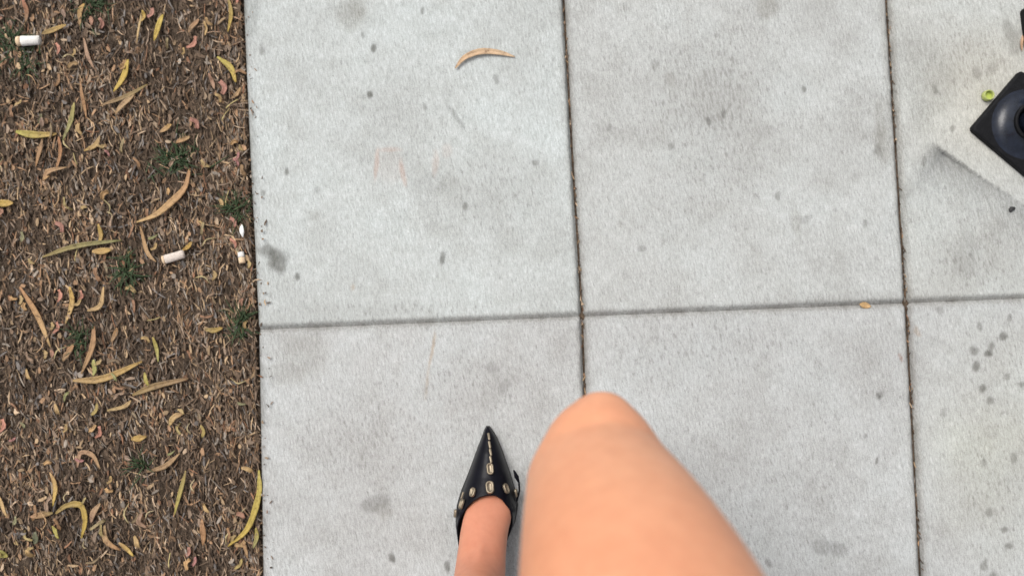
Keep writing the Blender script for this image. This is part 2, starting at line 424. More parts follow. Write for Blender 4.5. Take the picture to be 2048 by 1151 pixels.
# packed dirt at the bottom of the open joints
jx = [(-0.004, 2.5 + 0.01)]
jv, jf = [], []
for c in range(1, 5):
    ys = np.linspace(-2.1, 2.1, 400)
    xc = c * SW + wobx(np.full(400, c * SW), ys)
    z = -0.0080 + 0.004 * (fbm(ys * 60, ys * 0 + c, 13) - 0.5)
    b0 = len(jv)
    for i in range(400):
        for s in (-1, 0, 1): jv.append((xc[i] + s * 0.006, ys[i], z[i] + 0.0015 * abs(s)))
    for i in range(399):
        for s in range(2):
            a = b0 + i * 3 + s; jf.append((a, a + 1, a + 4, a + 3))
o = mesh_obj('joint_soil', jv, jf, M_SOIL, sidewalk); tag(o, kind='stuff')

# ------------------------------------------------------------------ litter (too fine to count)
rng = np.random.default_rng(11)
PAL = [((0.055, 0.042, 0.032), 20), ((0.090, 0.068, 0.050), 22), ((0.12, 0.090, 0.066), 16), ((0.175, 0.140, 0.110), 12), ((0.20, 0.185, 0.165), 7), ((0.125, 0.122, 0.122), 5), ((0.23, 0.155, 0.098), 9), ((0.28, 0.215, 0.14), 7), ((0.17, 0.098, 0.062), 4), ((0.36, 0.29, 0.215), 4)]
LIGHT = np.array([c[0] > .15 for c, _ in PAL])
PW = np.array([w for _, w in PAL], float); PW /= PW.sum()

def shards(name, n, xy, size, parent=None, zoff=0.0, zfn=None, bias=0.6, pal=PAL, pw=PW, clump=None):
    """n little bent chips, each its own six-cornered piece with thickness"""
    V, F, T = [], [], []
    for i in range(n):
        x, y = xy(i)
        L, w = size()
        yaw = (rng.normal(math.pi / 2 + 0.14, 0.34) if rng.random() < bias else rng.uniform(0, math.pi))
        pit, rol = float(np.clip(rng.normal(0, .22), -.6, .6)), float(np.clip(rng.normal(0, .4), -.9, .9))
        z = (float(zfn(x, y)) if zfn else 0.0) + zoff + rng.uniform(0.0, 0.006)
        cy, sy = math.cos(yaw), math.sin(yaw)
        bend = rng.normal(0, 0.16) * L
        th = min(w * 0.35, 0.0010)
        out = [(-.5, -.22), (-.1, -.5), (.42, -.36), (.5, .12), (.08, .5), (-.4, .38)]
        b0 = len(V)
        if clump is not None:
            d_ = float(clump(x, y))
            p2 = pw * np.where(LIGHT, 0.55 + 2.8 * d_, 1.25 - 0.75 * d_); p2 = p2 / p2.sum()
        else: p2 = pw
        col = np.array(pal[rng.choice(len(pal), p=p2)][0]) * rng.uniform(0.7, 1.6) * np.array((1.07, .98, .90))
        for up in (0, 1):
            for (a, b) in out:
                lx = a * L * rng.uniform(.85, 1.1); ly = b * w * rng.uniform(.8, 1.15) + bend * a * a * 4 * .5
                lz = lx * math.tan(pit) * 0.7 + ly * math.tan(rol) * 0.6 + up * th
                V.append((x + lx * cy - ly * sy, y + lx * sy + ly * cy, z + max(lz, -0.004)))
                T.append((*col, 1.0))
        F.append(tuple(b0 + 6 + k for k in range(6)))
        for k in range(6):
            k2 = (k + 1) % 6
            F.append((b0 + k, b0 + k2, b0 + 6 + k2, b0 + 6 + k))
    o = mesh_obj(name, V, F, M_LIT, parent, smooth=False)
    a = o.data.color_attributes.new('tint', 'FLOAT_COLOR', 'POINT')
    a.data.foreach_set('color', np.array(T, np.float32).ravel())
    return o

def bed_xy(i):
    y = rng.uniform(-0.44, 0.57)
    x = rng.uniform(-0.44, 0.0) if rng.random() < .95 else -abs(rng.normal(0, 0.02))
    return min(x, -0.004) + float(wob(y)) - 0.002, y
STRAWS = [W(*q) for q in ((80, 130), (60, 265), (95, 365), (150, 445), (170, 150), (330, 440), (430, 330), (60, 540), (180, 545), (240, 230), (340, 855), (300, 800), (440, 850), (60, 960), (40, 1110), (420, 1050), (260, 1000), (120, 870), (380, 545), (440, 480))]
def clump(x, y):
    d = 0.55 * sstep(.48, .72, fbm(np.array(x * 13.), np.array(y * 13.), 205, 3))
    for q in STRAWS: d = max(d, math.exp(-(((x - q[0]) / .032) ** 2 + ((y - q[1]) / .026) ** 2)))
    return d
def litter_size():
    k = rng.random()
    if k < .74: return abs(rng.normal(0.009, 0.006)) + 0.004, abs(rng.normal(0.0008, 0.0006)) + 0.0006
    if k < .88: return abs(rng.normal(0.007, 0.003)) + 0.004, abs(rng.normal(0.0026, 0.0014)) + 0.0016
    return abs(rng.normal(0.013, 0.008)) + 0.006, abs(rng.normal(0.0008, 0.0005)) + 0.0006
o = shards('bark_litter', 24000, bed_xy, litter_size, zfn=soil_z, bias=0.70, clump=clump)
tag(o, 'fine brown bark crumbs and shredded litter covering the soil strip', 'litter', kind='stuff')
def outer_xy(i):
    while True:
        x, y = rng.uniform(-1.15, -0.006), rng.uniform(-1.2, 1.4)
        if x < -0.43 or y < -0.43 or y > 0.56: return x, y
o = shards('outer_litter', 9500, outer_xy, lambda: tuple(1.7 * q for q in litter_size()), zoff=0.001, zfn=soil_z, bias=0.6, clump=None)
tag(o, 'shredded brown litter continuing along the soil strip beyond the near part', 'litter', kind='stuff')
def spill_xy(i):
    y = rng.uniform(-0.44, 0.57)
    return float(wob(y)) + 0.002 + abs(rng.normal(0, .009)), y
o = shards('spilled_litter', 110, spill_xy, lambda: (abs(rng.normal(0.003, 0.003)) + 0.0012, abs(rng.normal(.0012, .0006)) + .0006), None, -0.0005, None, 0.5)
tag(o, 'loose soil crumbs spilled onto the edge of the sidewalk', 'litter', kind='stuff')
def jt_xy(i):
    c = int(rng.integers(1, 4)); y = rng.uniform(-0.45, 0.56)
    return c * SW + float(wobx(c * SW, y)) + rng.normal(0, 0.0011), y
o = shards('joint_litter', 520, jt_xy, lambda: (abs(rng.normal(0.005, 0.003)) + 0.002, 0.0015), sidewalk, -0.0078, None, 0.95)
tag(o, kind='stuff')

# ------------------------------------------------------------------ leaves
YEL, OCH, TANC, STRAW, OLV, GRN, LGRN, ORG, RED, PNK, BRN, TEAL, YGR = (0.50, 0.36, 0.045), (0.40, 0.26, 0.06), (0.37, 0.235, 0.12), (0.50, 0.34, 0.15), (0.20, 0.16, 0.045), (0.13, 0.17, 0.05), (0.32, 0.36, 0.10), (0.33, 0.165, 0.07), (0.30, 0.10, 0.05), (0.31, 0.19, 0.14), (0.19, 0.115, 0.06), (0.04, 0.10, 0.07), (0.36, 0.34, 0.055)

def smooth_path(pts, n):
    pts = [Vector(p) for p in pts]
    if len(pts) == 2:
        mid = (pts[0] + pts[1]) / 2; d = pts[1] - pts[0]
        pts.insert(1, mid + Vector((-d.y, d.x, 0)) * rng.uniform(-.07, .07))
    P = [pts[0] * 2 - pts[1]] + pts + [pts[-1] * 2 - pts[-2]]
    out = []
    seg = len(pts) - 1
    for i in range(n):
        t = i / (n - 1) * seg; k = min(int(t), seg - 1); f = t - k
        a, b, c, d = P[k], P[k + 1], P[k + 2], P[k + 3]
        out.append(0.5 * ((2 * b) + (c - a) * f + (2 * a - 5 * b + 4 * c - d) * f * f + (3 * b - a - 3 * c + d) * f ** 3))
    return out

def leaf_geo(path, width, c0, c1, curl=0.25, lift=0.004, torn=0.0, tip=1.0):
    """a sickle leaf: folded along its midrib, tapering to both ends, with thickness"""
    n = len(path); V, F, T = [], [], []
    ph = rng.uniform(0, 6.28)
    for i, p in enumerate(path):
        t = i / (n - 1)
        q = path[min(i + 1, n - 1)] - path[max(i - 1, 0)]
        q.z = 0; q.normalize(); nrm = Vector((-q.y, q.x, 0))
        w = width * 0.5 * (max(math.sin(math.pi * min(1, t * 0.96 + 0.03)), 0) ** 0.85 * tip + (1 - tip) * 0.9)
        w = max(w * (1 + torn * rng.normal(0, .25)), 0.0004)
        z = lift * (0.35 + 0.65 * (0.5 + 0.5 * math.sin(ph + t * 5.0)))
        col = [c0[k] * (1 - t) + c1[k] * t for k in range(3)]
        for up in (0, 1):
            for s, dz in ((-1, curl * w), (-.5, curl * .35 * w), (0, 0), (.5, curl * .35 * w), (1, curl * w)):
                v = p + nrm * (s * w)
                V.append((v.x, v.y, p.z + z + dz + up * 0.0005))
                f = 1.12 if s == 0 else 1.0
                T.append((col[0] * f, col[1] * f, col[2] * f, 1.0))
    for i in range(n - 1):
        a, b = i * 10, (i + 1) * 10
        for s in range(4):
            F.append((a + 5 + s, a + 6 + s, b + 6 + s, b + 5 + s)); F.append((a + s + 1, a + s, b + s, b + s + 1))
        F.append((a, a + 5, b + 5, b)); F.append((a + 9, a + 4, b + 4, b + 9))
    F.append(tuple(range(5)) + tuple(range(9, 4, -1)))
    e = (n - 1) * 10
    F.append(tuple(range(e + 4, e - 1, -1)) + tuple(range(e + 5, e + 10)))
    return V, F, T

def leaf_obj(name, geo, mat=None):
    V, F, T = geo
    o = mesh_obj(name, V, F, mat or M_LEAF, smooth=True)
    a = o.data.color_attributes.new('tint', 'FLOAT_COLOR', 'POINT')
    a.data.foreach_set('color', np.array(T, np.float32).ravel())
    return o

G_BED = 'long fallen leaves on the soil strip'
LEAVES = [  # path in the photograph, width in pixels, two colours, label
 ([(326,29),(319,55),(309,82)], 13, YEL, YEL, 'short plump yellow leaf near the top of the soil strip'),
 ([(259,121),(249,150),(227,183)], 14, YEL, YEL, 'bent yellow leaf right of the white cigarette butt'),
 ([(435,114),(461,135),(472,165)], 14, YGR, YEL, 'bright yellow hooked leaf close to the upper sidewalk edge'),
 ([(458,-4),(464,28),(456,64)], 9, OLV, YEL, 'thin yellow leaf at the top beside the sidewalk edge'),
 ([(150,206),(140,240),(127,281)], 11, LGRN, GRN, 'green narrow leaf left of the upper grass tuft'),
 ([(119,274),(121,300),(111,338)], 9, RED, ORG, 'red orange narrow leaf below the green one'),
 ([(34,264),(68,270),(114,268)], 17, YGR, OCH, 'broad olive yellow leaf lying across near left border'),
 ([(84,277),(80,302),(71,332)], 10, BRN, ORG, 'brown leaf hanging down from the broad olive leaf'),
 ([(83,361),(97,343),(133,334)], 11, TANC, TANC, 'tan bent leaf below the red orange leaf'),
 ([(396,37),(388,50),(378,67)], 11, TANC, BRN, 'short tan leaf piece right of the plump yellow leaf'),
 ([(282,26),(280,55),(275,88)], 5, STRAW, STRAW, 'thin straw coloured stalk left of the plump yellow leaf'),
 ([(167,76),(176,110),(190,140)], 9, PNK, PNK, 'pinkish slender leaf right of the white cigarette butt'),
 ([(162,163),(167,200),(171,237)], 8, ORG, ORG, 'orange upright narrow leaf beside the green one'),
 ([(294,169),(248,194),(202,213)], 10, OLV, BRN, 'dull olive brown leaf sloping across the upper strip'),
 ([(268,188),(250,206),(230,227)], 13, TANC, TANC, 'tan leaf just under the sloping olive brown leaf'),
 ([(200,272),(190,289),(169,302)], 11, TANC, OCH, 'tan leaf bent downwards left of the upper grass tuft'),
 ([(345,250),(333,256),(321,265)], 12, OCH, TANC, 'small ochre leaf above the upper grass tuft'),
 ([(380,273),(368,280),(354,287)], 12, TANC, ORG, 'small tan leaf touching top of the upper grass tuft'),
 ([(379,336),(371,376),(345,405),(313,430),(273,444)], 15, ORG, STRAW, 'long tan curved leaf below the upper grass tuft'),
 ([(279,452),(294,502),(315,524)], 10, ORG, TANC, 'orange tan leaf pointing at the dull cigarette butt'),
 ([(44,573),(75,630),(103,694)], 13, ORG, STRAW, 'long straight straw coloured leaf slanting near left border'),
 ([(141,573),(144,602),(133,647)], 11, YEL, STRAW, 'slim yellow leaf right of the long straw leaf'),
 ([(189,652),(188,690),(162,747)], 13, ORG, TANC, 'orange to tan sickle leaf above the wide ochre leaf'),
 ([(149,760),(208,756),(287,722)], 18, TANC, OCH, 'wide ochre leaf lying nearly level mid strip'),
 ([(310,673),(315,695),(319,723)], 9, YGR, LGRN, 'small yellow green leaf right of the wide ochre leaf'),
 ([(188,718),(190,734),(187,751)], 11, LGRN, LGRN, 'light green leaf tip behind the wide ochre leaf'),
 ([(86,514),(156,492),(244,480)], 12, OLV, GRN, 'mossy olive leaf left of the middle grass tuft'),
 ([(187,503),(204,502),(223,499)], 15, STRAW, OCH, 'short straw leaf piece across the mossy olive leaf'),
 ([(198,448),(201,468),(199,489)], 10, OCH, OCH, 'small ochre upright leaf above the mossy olive leaf'),
 ([(-12,407),(8,406),(27,406)], 18, YEL, OCH, 'stubby ochre yellow leaf cut by the left border'),
 ([(173,621),(203,611),(209,573)], 11, TANC, STRAW, 'tan hooked leaf below the middle grass tuft'),
 ([(267,789),(313,771),(378,756)], 15, OLV, BRN, 'faded olive tan leaf right of the wide ochre leaf end'),
 ([(291,744),(295,758),(300,774)], 9, YGR, YGR, 'tiny yellow green leaf at the faded olive leaf'),
 ([(129,721),(138,705),(150,688)], 14, BRN, ORG, 'short rusty leaf left of the orange sickle leaf'),
 ([(103,942),(113,973),(109,1010)], 10, STRAW, YEL, 'small yellow upright leaf above the curled bright yellow leaf'),
 ([(112,1026),(136,1009),(164,1008),(172,1039),(161,1076)], 14, OLV, YEL, 'bright yellow leaf curled like a hook at lower left'),
 ([(65,1031),(85,1028),(107,1024)], 15, TANC, OLV, 'tan olive leaf left of the curled bright yellow leaf'),
 ([(517,940),(519,987),(496,1055),(455,1092)], 14, YGR, YEL, 'long green yellow sickle leaf on the lower sidewalk edge'),
 ([(512,1054),(513,1074),(508,1094)], 10, YGR, GRN, 'small yellow green leaf under the long edge leaf'),
 ([(372,940),(362,980),(351,1027)], 10, OLV, YGR, 'olive slender leaf in the lower strip'),
 ([(292,943),(331,931),(361,905)], 12, BRN, TANC, 'brown sloping leaf above the olive slender leaf'),
 ([(157,933),(164,904),(188,909),(201,937)], 11, PNK, TANC, 'pinkish tan leaf curled into an arch'),
 ([(208,1050),(213,1078),(242,1099)], 13, TANC, ORG, 'tan orange bent leaf at the bottom of the strip'),
 ([(239,1083),(252,1097),(267,1111)], 10, STRAW, YEL, 'pale yellow leaf touching the tan orange bent leaf'),
 ([(263,877),(280,875),(296,871)], 15, OCH, OCH, 'short ochre leaf lying level in the lower strip'),
 ([(-6,985),(6,1008),(18,1031)], 9, STRAW, STRAW, 'straw coloured stalk at the lower left border'),
 ([(404,1037),(407,1064),(405,1090)], 13, ORG, ORG, 'orange upright leaf in the lower strip'),
 ([(487,1079),(491,1095),(495,1114)], 8, ORG, TANC, 'small orange leaf beside the long edge leaf tip'),
 ([(287,1022),(281,1042),(294,1055)], 11, PNK, PNK, 'pinkish curled scrap of leaf right of the bright yellow hook'),
 ([(180,1045),(188,1024),(200,1006)], 14, PNK, TANC, 'pinkish tan leaf just right of the bright yellow hook'),
 ([(69,1087),(73,1074),(74,1061)], 14, TEAL, TEAL, 'dark teal green leaf scrap at lower left'),
 ([(104,1051),(111,1063),(118,1076)], 9, YGR, YGR, 'little yellow green leaf inside the bright yellow hook'),
 ([(-8,1098),(3,1106),(14,1113)], 18, LGRN, YGR, 'light green leaf end at the bottom left border'),
 ([(419,148),(424,163),(430,179)], 9, PNK, PNK, 'pale pink leaf left of the bright yellow hooked leaf'),
 ([(482,176),(475,186),(465,197)], 10, TANC, BRN, 'tan brown leaf against the upper sidewalk edge'),
 ([(409,43),(412,56),(412,73)], 7, STRAW, STRAW, 'small straw leaf between yellow leaves near the top'),
 ([(286,22),(288,32),(284,44)], 9, YEL, OCH, 'little yellow leaf touching the thin straw stalk'),
 ([(170,8),(163,28),(160,52)], 12, OCH, TANC, 'ochre leaf beside the topmost grass tuft'),
 ([(86,70),(106,60),(135,52)], 13, OLV, OCH, 'olive leaf above right of the white cigarette butt'),
 ([(48,0),(54,20),(50,44)], 11, RED, BRN, 'dark red leaf above the white cigarette butt'),
 ([(236,655),(231,668),(224,683)], 11, ORG, BRN, 'rust coloured leaf scrap in the middle of the strip'),
 ([(445,655),(430,660),(412,658)], 13, OCH, OLV, 'ochre leaf beside the grass at the cross joint'),
 ([(215,820),(250,812),(262,800)], 10, TANC, STRAW, 'dry tan leaf under the faded olive leaf'),
 ([(340,850),(352,832),(368,826)], 14, STRAW, TANC, 'crumpled straw leaf in the lower middle of the strip'),
 ([(365,500),(378,492),(386,484)], 10, YEL, OCH, 'small yellow leaf right of the dull cigarette butt'),
]
def dull(c, k=.42): return tuple(a * (1 - k) + b * k for a, b in zip(c, (.25, .175, .10)))
for path, w, c0, c1, label in LEAVES:
    pts = []
    for x, y in path:
        p = at(x, y, -0.004)
        p.z = float(soil_z(p.x, p.y)) + 0.005 if p.x < 0 else 0.001
        pts.append(p)
    n = 9 if len(path) < 4 else 14
    c0 = tuple(c * rng.uniform(.9, 1.1) for c in c0)
    o = leaf_obj('fallen_leaf', leaf_geo(smooth_path(pts, n), w * .88 / 1340, dull(c0), dull(c1), rng.uniform(.15, .5), 0.006, 0.28, 0.80))
    tag(o, label, 'leaf', G_BED)

def flat_leaf(path, w, c0, c1, label, z=0.0012, name='fallen_leaf', lift=0.003):
    pts = [Vector((at(x, y).x, at(x, y).y, z)) for x, y in path]
    o = leaf_obj(name, leaf_geo(smooth_path(pts, 14), w / 1340, c0, c1, 0.35, lift, 0.05, 0.9))
    return tag(o, label, 'leaf')
flat_leaf([(911, 138), (930, 117), (963, 105), (1000, 107), (1030, 115)], 13, (0.45, 0.31, 0.19), (0.46, 0.34, 0.23), 'curved orange tan leaf lying alone on the pale concrete')
flat_leaf([(1719, 608), (1730, 610), (1742, 613)], 13, (0.44, 0.29, 0.14), (0.42, 0.28, 0.14), 'small orange leaf bit caught in the cross joint', z=-0.003)
flat_leaf([(2042, 72), (2040, 86), (2042, 103)], 6, (0.50, 0.33, 0.22), (0.42, 0.27, 0.17), 'narrow tan leaf beside the black rubber block')

# small broken pieces of leaf, several kinds that nothing tells apart
MARKS = [((at(path[len(path) // 2][0], path[len(path) // 2][1])).xy, label) for path, w, c0, c1, label in LEAVES]
def beside(x, y):
    lab = min(MARKS, key=lambda m: (m[0].x - x) ** 2 + (m[0].y - y) ** 2)[1]
    words = lab.split()[:10]
    while words[-1] in ('the', 'of', 'at', 'to', 'in', 'on', 'by', 'and', 'beside', 'near', 'olive', 'bright', 'wide'): words.pop()
    return ' '.join(words)
KINDS = [('leaf_fragment', 'small tan leaf fragment among the brown litter', TANC, 'small tan leaf fragments', 75, 1.0),
         ('leaf_fragment', 'small pinkish leaf fragment among the brown litter', (0.27, 0.18, 0.13), 'small pinkish leaf fragments', 45, .9),
         ('leaf_fragment', 'small rusty leaf fragment among the brown litter', (0.22, 0.125, 0.07), 'small rusty leaf fragments', 38, .9),
         ('leaf_fragment', 'small olive leaf fragment among the brown litter', (0.25, 0.20, 0.085), 'small olive leaf fragments', 26, .9),
         ('wood_splinter', 'thin pale splinter among the brown litter', (0.44, 0.33, 0.21), 'pale straw splinters', 60, .35)]
for name, label, col, group, cnt, k in KINDS:
    protos = []
    for v in range(6):
        L = rng.uniform(.012, .022) if name != 'wood_splinter' else rng.uniform(.014, .030)
        wd = (rng.uniform(.0040, .0070) if name != 'wood_splinter' else rng.uniform(.0012, .0022))
        pts = [Vector((-L / 2, 0, 0)), Vector((0, rng.uniform(-.3, .3) * L, 0.001)), Vector((L / 2, 0, 0))]
        cc = tuple(c * rng.uniform(.8, 1.2) for c in dull(col, .35))
        protos.append(leaf_geo(smooth_path(pts, 6), wd, cc, cc, rng.uniform(.2, .9), .003, .9, rng.uniform(.25, .7)))
    meshes = []
    for i in range(cnt):
        x, y = bed_xy(i)
        if i < 6:
            o = leaf_obj(name, protos[i]); meshes.append(o.data)
        else:
            o = link(bpy.data.objects.new(name, meshes[i % 6]))
        yaw = rng.normal(math.pi / 2, .6) if rng.random() < .6 else rng.uniform(0, 6.28)
        o.location = (x - .004, y, float(soil_z(x, y)) + .0055)
        o.rotation_euler = (rng.normal(0, .2), rng.normal(0, .2), yaw)
        o.scale = (rng.uniform(.8, 1.25),) * 3
        lab = label.replace('among the brown litter', 'beside the ' + beside(x, y))
        tag(o, lab, 'leaf' if name == 'leaf_fragment' else 'splinter', group)

# ------------------------------------------------------------------ grass tufts
def tuft(px, py, rx, ry, n, label, col=(1, 1, 1)):
    V, F = [], []
    c = at(px, py); c.z = float(soil_z(c.x, c.y))
    for i in range(n):
        a, r = rng.uniform(0, 6.28), abs(rng.normal(0, .5))
        bx, by = math.cos(a) * r * rx / 1340, math.sin(a) * r * ry / 1340
        if c.x + bx > -0.004: bx = -0.004 - c.x - rng.uniform(0, .006)
        L, w = rng.uniform(.014, .034), rng.uniform(.0009, .0018)
        d = rng.normal(math.pi / 2, .9) if rng.random() < .65 else rng.uniform(0, 6.28)
        if rng.random() < .35: d += math.pi
        el = rng.uniform(.25, 1.1)
        b0 = len(V)
        for k in range(4):
            t = k / 3; h = L * math.sin(el) * (t - .45 * t * t); f = L * math.cos(el) * t + .35 * L * t * t
            ww = w * (1 - t) ** .7 + .0001
            px_, py_ = c.x + bx + math.cos(d) * f, c.y + by + math.sin(d) * f
            nx, ny = -math.sin(d) * ww, math.cos(d) * ww
            V += [(px_ + nx, py_ + ny, c.z + .002 + h), (px_ - nx, py_ - ny, c.z + .002 + h), (px_, py_, c.z + .0012 + h)]
        for k in range(3):
            a0, a1 = b0 + 3 * k, b0 + 3 * k + 3
            F += [(a0, a0 + 1, a1 + 1, a1), (a0 + 1, a0 + 2, a1 + 2, a1 + 1), (a0 + 2, a0, a1, a1 + 2)]
    o = mesh_obj('grass_tuft', V, F, M_GRASS)
    return tag(o, label, 'grass', 'grass tufts in the soil strip')
tuft(180, 8, 52, 34, 75, 'dark green grass tuft at the top of the soil strip')
tuft(14, 80, 26, 44, 55, 'green grass tuft left of the white cigarette butt')
tuft(350, 318, 58, 38, 95, 'dense dark grass tuft in the upper soil strip')
tuft(252, 545, 38, 48, 60, 'thin grass tuft left of the dull cigarette butt')
tuft(466, 418, 26, 30, 60, 'dark grass tuft against the sidewalk above the white scrap')
tuft(480, 645, 28, 50, 55, 'dark grass tuft where the cross joint meets the soil')
tuft(160, 675, 30, 30, 30, 'sparse grass blades beside the orange sickle leaf')
tuft(48, 125, 26, 30, 36, 'sparse grass blades below the white cigarette butt')
tuft(282, 935, 18, 20, 22, 'few grass blades at the brown sloping leaf')

# ------------------------------------------------------------------ small rubbish
def lathe_x(name, prof, seg, mat, parent=None, squash=1.0, rag=0.0):
    V, F = [], []
    for i, (x, r) in enumerate(prof):
        for k in range(seg):
            a = 2 * math.pi * k / seg
            q = 1 + rag * rng.normal()
            V.append((x + rag * rng.normal() * .001, r * math.cos(a) * q, r * math.sin(a) * squash * q))
    for i in range(len(prof) - 1):
        for k in range(seg):
            F.append((i * seg + k, i * seg + (k + 1) % seg, (i + 1) * seg + (k + 1) % seg, (i + 1) * seg + k))
    F.append(tuple(range(seg - 1, -1, -1))); F.append(tuple((len(prof) - 1) * seg + k for k in range(seg)))
    return mesh_obj(name, V, F, mat, parent)

def butt(a, b, r, filt, label, flat=0.8, paper=M_PAPER):
    A, B = at(*a), at(*b); A.z = B.z = 0
    c = (A + B) / 2; L = (B - A).length; h = L / 2
    e = link(bpy.data.objects.new('cigarette_butt', None))
    gz = float(soil_z(c.x, c.y)) if c.x < 0 else 0
    e.location = (c.x, c.y, gz + 0.006 + r * flat)
    e.rotation_euler = (0, 0.06, math.atan2(B.y - A.y, B.x - A.x))
    k = -h + L * filt
    lathe_x('filter', [(-h, r * .80), (-h + .0007, r * .99), (k - .0004, r * 1.0)], 20, M_FILTER, e, flat, .02)
    lathe_x('paper', [(k, r * 1.02), (k + (h - k) * .3, r * 1.0), (k + (h - k) * .7, r * .97), (h - .001, r * .98), (h - .0005, r * .9)], 20, paper, e, flat, .025)
    lathe_x('burnt_end', [(h - .0006, r * .86), (h + .0004, r * .7)], 14, M_ASH if filt > .3 else paper, e, flat, .1)
    return tag(e, label, 'cigarette butt', 'cigarette butts in the soil strip')
butt((36, 84), (81, 81), .0075, .22, 'clean white cigarette butt with a tan band at top left', .85)
butt((325, 520), (367, 507), .0068, .12, 'dull flattened whitish cigarette butt in the middle of the strip', .7, plain('soiled paper', (0.55, 0.48, 0.42), .85, 0, .15, 300))
butt((484, 526), (480, 503), .0050, .52, 'short cream cigarette stub close to the sidewalk edge', .85)
# white sliver of paper at the edge
p = at(487, 461); s = []
for i in range(9):
    t = i / 8; w = .0034 * math.sin(math.pi * (t * .94 + .03)) ** .8
    y = (t - .5) * .020
    for up in (0, .0008): s += [(-w, y, .0035 * math.sin(math.pi * t) + up), (w, y, .0035 * math.sin(math.pi * t) * .6 + up + .002)]
f = []
for i in range(8):
    a, b = 4 * i, 4 * i + 4
    f += [(a + 2, a + 3, b + 3, b + 2), (a + 1, a, b, b + 1), (a, a + 2, b + 2, b), (a + 3, a + 1, b + 1, b + 3)]
f += [(0, 1, 3, 2), (34, 35, 33, 32)]
o = mesh_obj('paper_scrap', s, f, M_SCRAP); o.location = (p.x - .002, p.y, -.002); o.rotation_euler = (0, 0, rad(4))
tag(o, 'white sliver of paper stuck at the sidewalk edge', 'paper')

# black gum spot on the right-hand slab
def blob(name, px, py, r, h, mat, seed):
    g = np.random.default_rng(seed); V, F = [], []
    ph = g.uniform(0, 6.28, 3)
    c = at(px, py)
    for j, (q, z) in enumerate(((1, 0), (.96, .35), (.75, .8), (.35, 1.0))):
        for k in range(16):
            a = k / 16 * 6.2832
            rr = r * q * (1 + .22 * math.sin(2 * a + ph[0]) + .12 * math.sin(3 * a + ph[1]) + .07 * math.sin(5 * a + ph[2]))
            V.append((math.cos(a) * rr, math.sin(a) * rr, z * h))
    V.append((0, 0, h))
    for j in range(3):
        for k in range(16): F.append((j * 16 + k, j * 16 + (k + 1) % 16, j * 16 + 16 + (k + 1) % 16, j * 16 + 16 + k))
    F += [(48 + k, 48 + (k + 1) % 16, 64) for k in range(16)]
    o = mesh_obj(name, V, F, mat); o.location = (c.x, c.y, -.0006)
    return o
tag(blob('gum_spot', 2024, 418, .0046, .0022, M_GUM, 3), 'small black trodden gum spot on the right slab below the post base', 'gum')

# yellow green bottle-top ring
c = at(1972, 193)
e = link(bpy.data.objects.new('plastic_cap', None)); e.location = (c.x, c.y, .0012); e.rotation_euler = (0, 0, .3); e.scale = (.86, .86, .86)
def ring(name, prof, seg, parent, mat, knurl=0.0):
    V, F = [], []
    n = len(prof)
    for k in range(seg):
        a = 2 * math.pi * k / seg
        kn = 1 + knurl * (k % 2)
        for r, z in prof: V.append((r * kn * math.cos(a), r * kn * math.sin(a), z))
    for k in range(seg):
        for i in range(n - 1):
            F.append((k * n + i, ((k + 1) % seg) * n + i, ((k + 1) % seg) * n + i + 1, k * n + i + 1))
    return mesh_obj(name, V, F, mat, parent)
ring('rim', [(.0092, 0), (.0094, .001), (.0090, .0095), (.0082, .0102), (.0072, .0096), (.0070, .0035)], 40, e, M_CAP, .03)
ring('inner_disc', [(.0074, .0034), (.0055, .0036), (.004, .0030), (.0002, .0032)], 40, e, plain('darker green plastic', (0.36, 0.42, 0.08), .4, 0, .1, 300))
tag(e, 'small yellow green plastic cap beside the black post base', 'bottle cap')

# ------------------------------------------------------------------ black post with square base
def bevel_box(sx, sy, z0, z1, bv):
    V, F = [], []
    def loop(ix, z):
        hx, hy, r = sx / 2 - ix, sy / 2 - ix, .006
        out = []
        for qx, qy, a0 in ((1, 1, 0), (-1, 1, 90), (-1, -1, 180), (1, -1, 270)):
            for k in range(4):
                a = rad(a0 + 30 * k); out.append((qx * (hx - r) + r * math.cos(a), qy * (hy - r) + r * math.sin(a), z))
        return out
    L = [loop(0, z0), loop(0, z1 - bv), loop(bv * .4, z1 - bv * .35), loop(bv, z1), loop(bv + .008, z1)]
    for l in L: V += l
    for i in range(len(L) - 1):
        for k in range(16): F.append((i * 16 + k, i * 16 + (k + 1) % 16, i * 16 + 16 + (k + 1) % 16, i * 16 + 16 + k))
    F.append(tuple(range(15, -1, -1))); F.append(tuple((len(L) - 1) * 16 + k for k in range(16)))
    return V, F
A, T_, = at(1935, 260), at(2035, 143)
side = (T_ - A); side.z = 0
ang = math.atan2(side.y, side.x); S = side.length
perp = Vector((side.y, -side.x, 0))
ctr = (A + T_) / 2 + perp * .5
post = link(bpy.data.objects.new('barrier_post', None)); post.location = (ctr.x, ctr.y, 0.0015); post.rotation_euler = (0, 0, ang)
tag(post, 'black post on a square base plate with a domed round collar', 'post')
V, F = bevel_box(S, S, 0, .009, .003)
mesh_obj('base_plate', V, F, M_RUBBER, post, smooth=False)
ring('dome', [(.054, .0090), (.050, .0093), (.045, .0104), (.040, .0126), (.0355, .0160), (.0320, .0200), (.0290, .0245)], 64, post, M_DOME)
ring('collar', [(.0288, .0236), (.0300, .0248), (.0300, .0285), (.0290, .0298), (.0262, .0298), (.0252, .0285), (.0240, .016), (.0240, .010)], 64, post, M_RUBBER)
ring('tube', [(.0190, .0092), (.0190, .30), (.0188, .95), (.0175, .957), (.001, .958)], 40, post, M_DOME)
a, b = at(2038, 20), at(2049, 112)
d = b - a; d.z = 0; Ld = d.length
V, F = bevel_box(.16, Ld, 0, .035, .006)
blk = link(bpy.data.objects.new('rubber_block', None))
